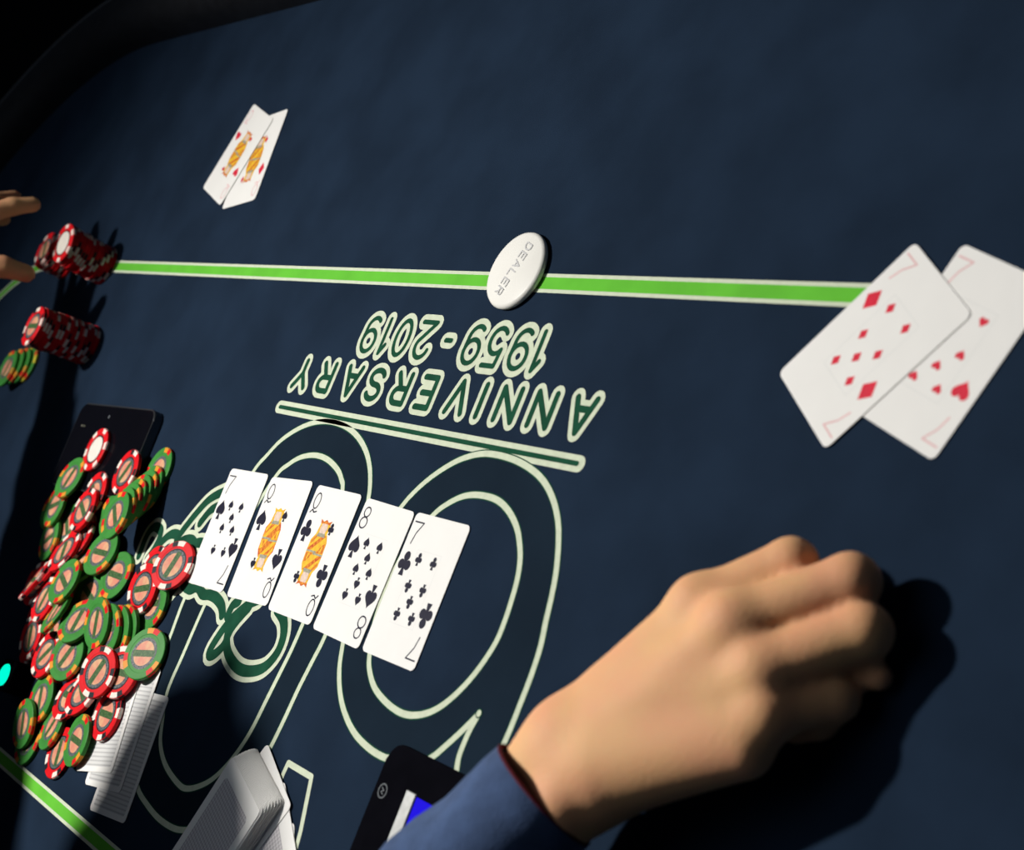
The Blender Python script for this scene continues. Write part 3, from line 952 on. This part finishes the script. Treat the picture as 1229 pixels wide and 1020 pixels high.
# ================================================================ CARD SHUFFLER in front of the dealer
sx0, sy0, sw_, sh_ = -0.0135, 0.1885, 0.135, 0.215
sf = empty('card_shuffler', (sx0 - sw_ / 2, sy0 + sh_ / 2, 0.0003))
tag(sf, 'black shuffling machine with silver-framed blue screen under the blue sleeve', 'card shuffler')
mesh_obj('housing', poly_prism('housing', round_rect(sw_, sh_, 0.011, 6), 0, 0.004, M_SHUF, 0.0012, 3), sf)
bx0 = sx0 - 0.0290 - sf.location.x
by0 = 0.2085 - sf.location.y
def box_me(name, x0, x1, y0, y1, z0, z1, material):
    return poly_prism(name, [(x0, y0), (x1, y0), (x1, y1), (x0, y1)], z0, z1, material, 0.0004, 1)
SB = mesh_obj('screen', box_me('screen', bx0 - 0.070, bx0 - 0.0095, by0 + .001, by0 + 0.13, .003, .0043, M_SCRN), sf)
mesh_obj('bezel', box_me('bezel', bx0 - 0.0090, bx0, by0, by0 + 0.132, .003, .0049, M_SILV), sf)
mesh_obj('bezel', box_me('bezel', bx0 - 0.0795, bx0 - 0.0705, by0, by0 + 0.132, .003, .0049, M_SILV), sf)
V = []; F = []
stroke_geo([(.0038 * math.cos(a), .0038 * math.sin(a)) for a in [2 * math.pi * i / 20 for i in range(21)]], .0009, 0, V, F)
stroke_geo([(-.0012, .0016), (.0012, .0006), (-.0012, -.0006), (.0012, -.0016)], .0007, 0, V, F)
child('round_logo', mesh('round_logo', V, F, M_LOGO), sf, -0.0215 - sf.location.x, 0.2155 - sf.location.y, .00412)

# small glowing lamp at the far edge
sl = empty('signal_lamp', (0.4986, 0.2800, 0.0003), math.radians(8))
tag(sl, 'small black device with a glowing cyan lamp in the shade by the chips', 'signal lamp')
mesh_obj('lamp_body', poly_prism('lamp_body', round_rect(0.030, 0.026, 0.006), 0, 0.018, M_SHUF, 0.002, 2), sl)
LV = []; LF = []
disc_geo((0, 0), .0085, .0192, LV, LF, 24)
disc_geo((0, 0), .0090, .0180, LV, LF, 24)
for i in range(24):
    LF.append((24 + i, 24 + (i + 1) % 24, (i + 1) % 24, i))
mesh_obj('lamp_lens', mesh('lamp_lens', LV, LF, M_LED), sl)


# ================================================================ DEALER (person)
dealer = empty('person', (0.33, 0.92, -0.76))
tag(dealer, 'person in a blue long-sleeved shirt leaning over, one hand resting on the felt', 'person')
def ppart(name, V, F, material, parent=None, smooth=True):
    o = mesh_obj(name, mesh(name, V, F, material, smooth))
    if parent is None:
        o.parent = dealer
        o.matrix_parent_inverse = Matrix.Translation((-0.33, -0.92, 0.76))
    else:
        o.parent = parent
    return o
def pt(*a):
    return np.array(a, np.float32) * 0.001
def chain(P, pts, rad, k=0.003):
    d = None
    for i in range(len(pts) - 1):
        e = sd_cone(P, pts[i], pts[i + 1], rad[i] * MM, rad[i + 1] * MM)
        d = e if d is None else smin(d, e, k)
    return d

# --- right hand: loosely closed, knuckles up, fingertips on the felt
RH = dict(
    w0=pt(-178, 205, 52), wc=pt(-207, 156, 47),
    iM=pt(-238, 76, 41), iP=pt(-265, 47, 27), iD=pt(-254, 56, 13), iT=pt(-243, 68, 10),
    mM=pt(-262, 80, 43), mP=pt(-295, 48, 23), mD=pt(-280, 60, 10), mT=pt(-268, 72, 10),
    rM=pt(-280, 94, 39), rP=pt(-307, 66, 20), rD=pt(-293, 78, 10), rT=pt(-280, 88, 10),
    pM=pt(-287, 110, 35), pP=pt(-302, 94, 16), pD=pt(-291, 104, 9), pT=pt(-281, 110, 9),
    tC=pt(-212, 128, 36), tM=pt(-240, 98, 22), tI=pt(-282, 84, 10), tT=pt(-312, 80, 8))
RELB = pt(-106, 405, 108)
def hand_sdf_R(P):
    H = RH
    wr = H['wc'] + pt(9, -6, 2); wu = H['wc'] + pt(-10, 8, -1)
    palm = smin(sd_cone(P, wr, H['iM'], .0170, .0118), sd_cone(P, (wr + wu) / 2, H['mM'], .0180, .0122), .012)
    palm = smin(palm, sd_cone(P, (wr + wu) / 2, H['rM'], .0175, .0112), .012)
    palm = smin(palm, sd_cone(P, wu, H['pM'], .0160, .0105), .012)
    # fleshy heel and palm pads below
    palm = smin(palm, sd_cone(P, wu + pt(-11, -9, 1), H['pM'] + pt(5, 17, -1), .0168, .0118), .012)
    palm = smin(palm, sd_cone(P, H['tC'], H['tM'] + pt(0, 0, 4), .0165, .0130), .012)
    # wrist and forearm, flattened: two bones side by side
    ax = RELB - H['wc']; ax = ax / np.linalg.norm(ax)
    palm = smin(palm, sd_cone(P, wr, wr + ax * .08, .0172, .0130), .012)
    palm = smin(palm, sd_cone(P, wu, wu + ax * .08, .0168, .0130), .012)
    palm = smin(palm, sd_cone(P, H['wc'] + ax * .07, RELB, .0200, .0280), .02)
    # ulnar head and knuckles
    palm = smin(palm, sd_ell(P, wu + ax * .012 + pt(-3, 3, 10), (.010, .010, .009)), .008)
    for m_, r_ in (('iM', .0106), ('mM', .0114)):
        palm = smin(palm, np.linalg.norm(P - (H[m_] + pt(0, 1, 2.0)), axis=-1) - r_, .010)
    fing = chain(P, [H['iM'], H['iP'], H['iD'], H['iT']], [11.8, 11.4, 9.4, 8.0])
    for f, r in (('m', [12.4, 12.2, 9.8, 8.4]), ('r', [12.0, 11.9, 9.4, 8.0]), ('p', [10.4, 9.4, 8.2, 7.2]), ):
        fing = smin(fing, chain(P, [H[f + 'M'], H[f + 'P'], H[f + 'D'], H[f + 'T']], r), .0025)
    th = chain(P, [H['tM'], H['tI'], H['tT']], [11.5, 7.4, 5.8])
    d = smin(palm, fing, .007)
    return smin(d, th, .004)
hVR, hFR = surface_nets(hand_sdf_R, (-.345, .02, -.004), (-.06, .44, .160), .0018)
hVR = relax(hVR, hFR, 3)

# --- left hand reaching down to the chip stacks
LH = dict(
    wc=pt(735, 20, 182),
    iM=pt(748, -44, 146), iP=pt(748, -82, 122), iD=pt(749, -103, 99), iT=pt(750, -114, 82),
    mM=pt(771, -47, 148), mP=pt(783, -88, 124), mD=pt(797, -108, 102), mT=pt(806, -121, 85),
    rM=pt(792, -42, 142), rP=pt(808, -76, 118), rD=pt(818, -92, 98), rT=pt(822, -100, 82),
    pM=pt(808, -32, 134), pP=pt(824, -56, 114), pD=pt(832, -66, 98), pT=pt(834, -72, 86),
    tC=pt(727, -4, 160), tM=pt(712, -30, 128), tI=pt(706, -42, 96), tT=pt(706, -46, 74))
LELB = pt(612, 222, 240)
def hand_sdf_L(P):
    H = LH
    a = H['wc'] + pt(-13, -3, 2); b = H['wc'] + pt(13, 3, -2)
    palm = smin(sd_cone(P, a, H['iM'], .0175, .0125), sd_cone(P, (a + b) / 2, H['mM'], .0185, .0130), .012)
    palm = smin(palm, sd_cone(P, (a + b) / 2, H['rM'], .0180, .0120), .012)
    palm = smin(palm, sd_cone(P, b, H['pM'], .0165, .0112), .012)
    palm = smin(palm, sd_cone(P, H['tC'], H['tM'], .0160, .0120), .012)
    ax = LELB - H['wc']; ax = ax / np.linalg.norm(ax)
    palm = smin(palm, sd_cone(P, a, a + ax * .09, .0190, .0225), .012)
    palm = smin(palm, sd_cone(P, b, b + ax * .09, .0185, .0225), .012)
    palm = smin(palm, sd_cone(P, H['wc'] + ax * .07, LELB, .0290, .0360), .02)
    fing = chain(P, [H['iM'], H['iP'], H['iD'], H['iT']], [11.2, 9.6, 8.6, 7.4])
    for f, r in (('m', [11.5, 10.0, 8.8, 7.6]), ('r', [11.0, 9.6, 8.5, 7.4]), ('p', [9.8, 8.4, 7.6, 6.8])):
        fing = smin(fing, chain(P, [H[f + 'M'], H[f + 'P'], H[f + 'D'], H[f + 'T']], r), .0025)
    fing = np.minimum(fing, chain(P, [H['tM'], H['tI'], H['tT']], [12.0, 10.2, 8.4]))
    return smin(palm, fing, .006)
hVL, hFL = surface_nets(hand_sdf_L, (.57, -.14, .055), (.86, .30, .30), .0022)
hVL = relax(hVL, hFL, 2)

# --- head, neck and trunk (out of the picture, shading part of the table)
HEAD = pt(370, 258, 450)
RSH = pt(118, 492, 312); LSH = pt(492, 400, 400)
CHEST = pt(325, 520, 375); HIP = pt(335, 905, 175)
def trunk_sdf(P):
    d = sd_ell(P, HEAD, (.076, .098, .105))
    d = smin(d, sd_ell(P, HEAD + pt(0, -40, -62), (.052, .052, .050)), .03)          # jaw
    d = smin(d, sd_cone(P, HEAD + pt(0, -96, -12), HEAD + pt(0, -104, -34), .009, .014), .012)   # nose
    for s in (-1, 1):
        d = smin(d, sd_ell(P, HEAD + pt(78 * s, 8, -18), (.008, .020, .032)), .006)   # ears
        d = np.maximum(d, -(np.linalg.norm(P - (HEAD + pt(31 * s, -99, 2)), axis=-1) - .016))
    d = np.maximum(d, -sd_ell(P, HEAD + pt(0, -94, -66), (.022, .014, .004)))         # mouth
    d = smin(d, sd_cone(P, HEAD + pt(0, 50, -50), pt(325, 490, 395), .054, .060), .03)
    d = smin(d, sd_cone(P, RSH, LSH, .060, .060), .04)
    d = smin(d, sd_cone(P, CHEST, HIP, .115, .125), .05)
    d = smin(d, sd_cone(P, RSH, RELB, .052, .038), .03)
    d = smin(d, sd_cone(P, LSH, LELB, .052, .037), .03)
    return d
tV, tF = surface_nets(trunk_sdf, (-.16, .08, .02), (.70, 1.06, .66), .007)
bV, bF = join_geo([(hVR, hFR), (hVL, hFL), (tV, tF)])
body = ppart('body', bV, bF, M_SKIN)
for s in (-1, 1):
    c = HEAD + pt(31 * s, -84, 2)
    n = 10; V = []; F = []
    for i in range(n + 1):
        for j in range(12):
            a = math.pi * i / n; b_ = 2 * math.pi * j / 12
            V.append((c[0] + .0125 * math.sin(a) * math.cos(b_), c[1] + .0125 * math.sin(a) * math.sin(b_), c[2] + .0125 * math.cos(a)))
    for i in range(n):
        for j in range(12):
            F.append((i * 12 + j, (i + 1) * 12 + j, (i + 1) * 12 + (j + 1) % 12, i * 12 + (j + 1) % 12))
    ppart('eye', V, F, M_EYE)
    ppart('iris', [(c[0] + .45 * (v[0] - c[0]), c[1] - .0082 + .45 * (v[1] - c[1]), c[2] - .003 + .45 * (v[2] - c[2])) for v in V], F, M_HAIR)
def hair_sdf(P):
    d = sd_ell(P, HEAD + pt(0, 10, 10), (.086, .106, .110))
    cut = (P[..., 1] - (HEAD[1] - .060)) * -0.8 + (HEAD[2] + .030 - P[..., 2]) * .75 - .02
    return np.maximum(d, cut)
V, F = surface_nets(hair_sdf, (.25, .11, .31), (.50, .41, .59), .006)
ppart('hair', V, F, M_HAIR)

# --- shirt: trunk, two sleeves open at the cuffs
def sleeve(path, rad, nseg=64, seed=1.0, lip=0.02, flat=0.12):
    P = [np.array(p, float) for p in catmull(path, n=8)]
    R = np.interp(np.linspace(0, 1, len(P)), np.linspace(0, 1, len(rad)), rad) * MM
    V = []; F = []
    T0 = P[1] - P[0]; T0 /= np.linalg.norm(T0)
    rings = [(P[0] + T0 * lip, R[0] - .0018, 0), (P[0] + T0 * 0.001, R[0] - .0018, 0), (P[0] - T0 * .0008, R[0] - .0006, 0)]
    rings += [(p, r, 1) for p, r in zip(P, R)]
    L = 0.0
    up = np.array((0, 0, 1.0))
    for q, (p, r, outer) in enumerate(rings):
        i = max(0, q - 3)
        t = P[min(i + 1, len(P) - 1)] - P[max(i - 1, 0)]
        t /= np.linalg.norm(t)
        sd = np.cross(t, up); sd /= np.linalg.norm(sd)
        u2 = np.cross(sd, t)
        s = i / (len(P) - 1)
        for j in range(nseg):
            a = 2 * math.pi * j / nseg
            wr = 0.0
            if outer and i > 1:
                am = min(1.0, s * 6)
                wr = am * (.0028 * math.sin(38 * s + 2.2 * math.sin(a * 2 + seed) + seed) + .0018 * math.sin(71 * s + 3 * a + seed * 2) + .0012 * math.sin(3 * a + 20 * s))
            rr = r + wr
            V.append(p + sd * math.cos(a) * rr * (1 + flat) + u2 * math.sin(a) * rr * (1 - flat))
    for q in range(len(rings) - 1):
        for j in range(nseg):
            F.append((q * nseg + j, q * nseg + (j + 1) % nseg, (q + 1) * nseg + (j + 1) % nseg, (q + 1) * nseg + j))
    return V, F
CUFF = RH['wc'].astype(float) + np.array((.0088, .0200, .0050))
sR = sleeve([CUFF, CUFF + (np.array(RELB) - CUFF) * .45, np.array(RELB) + np.array((0, -.01, .002)), np.array(RELB) + (np.array(RSH) - np.array(RELB)) * .35 + np.array((0, 0, .006)), np.array(RSH)], [28.6, 33.5, 44, 54, 68], 72, 1.0, .02, .06)
LC = np.array(LH['wc'], float) + (np.array(LELB) - np.array(LH['wc'])) * .22
sL = sleeve([LC, LC + (np.array(LELB) - LC) * .5, np.array(LELB), np.array(LELB) + (np.array(LSH) - np.array(LELB)) * .4, np.array(LSH)], [38, 44, 50, 56, 68], 48, 2.0, .02, .05)
def shirt_sdf(P):
    d = sd_cone(P, RSH, LSH, .070, .070)
    d = smin(d, sd_cone(P, CHEST, HIP, .127, .138), .05)
    d = smin(d, sd_cone(P, RSH, RSH + (RELB - RSH) * .3, .066, .060), .03)
    d = smin(d, sd_cone(P, LSH, LSH + (LELB - LSH) * .3, .066, .060), .03)
    d = smin(d, sd_cone(P, pt(325, 480, 390), pt(323, 455, 400), .074, .072), .03)
    return d
sV, sF = surface_nets(shirt_sdf, (-.02, .28, .0), (.66, 1.07, .56), .008)
V, F = join_geo([sR, sL, (sV, sF)])
shirt = ppart('shirt', V, F, M_SHIRT)
# dark red edging inside the right cuff
T0 = np.array(RELB) - CUFF; T0 /= np.linalg.norm(T0)
sd = np.cross(T0, (0, 0, 1.0)); sd /= np.linalg.norm(sd)
u2 = np.cross(sd, T0)
V = []; F = []
for j in range(72):
    a = 2 * math.pi * j / 72
    dr = sd * math.cos(a) * 1.06 + u2 * math.sin(a) * .94
    for k in range(6):
        b_ = 2 * math.pi * k / 6
        V.append(CUFF - T0 * .0006 + dr * (.0276 + .0011 * math.cos(b_)) + T0 * .0011 * math.sin(b_))
for j in range(72):
    for k in range(6):
        F.append((j * 6 + k, ((j + 1) % 72) * 6 + k, ((j + 1) % 72) * 6 + (k + 1) % 6, j * 6 + (k + 1) % 6))
ppart('cuff_trim', V, F, M_TRIM)
def trou_sdf(P):
    d = sd_cone(P, HIP + pt(-60, 20, -30), HIP + pt(60, 20, -30), .125, .125)
    for s in (-1, 1):
        d = smin(d, sd_cone(P, HIP + pt(80 * s, 20, -80), pt(335 + 90 * s, 930, -330), .095, .065), .04)
        d = smin(d, sd_cone(P, pt(335 + 90 * s, 930, -330), pt(335 + 95 * s, 960, -700), .064, .050), .03)
    return d
V, F = surface_nets(trou_sdf, (.05, .70, -.76), (.62, 1.12, .34), .010)
ppart('trousers', V, F, M_TROU)
def shoe_sdf(P):
    d = None
    for s in (-1, 1):
        e = smin(sd_cone(P, pt(335 + 95 * s, 975, -722), pt(335 + 100 * s, 830, -730), .036, .030), sd_cone(P, pt(335 + 95 * s, 960, -700), pt(335 + 95 * s, 965, -650), .048, .045), .03)
        d = e if d is None else np.minimum(d, e)
    return np.maximum(d, -.7595 - P[..., 2])
V, F = surface_nets(shoe_sdf, (.15, .77, -.765), (.52, 1.03, -.60), .008)
ppart('shoes', V, F, M_TROU)
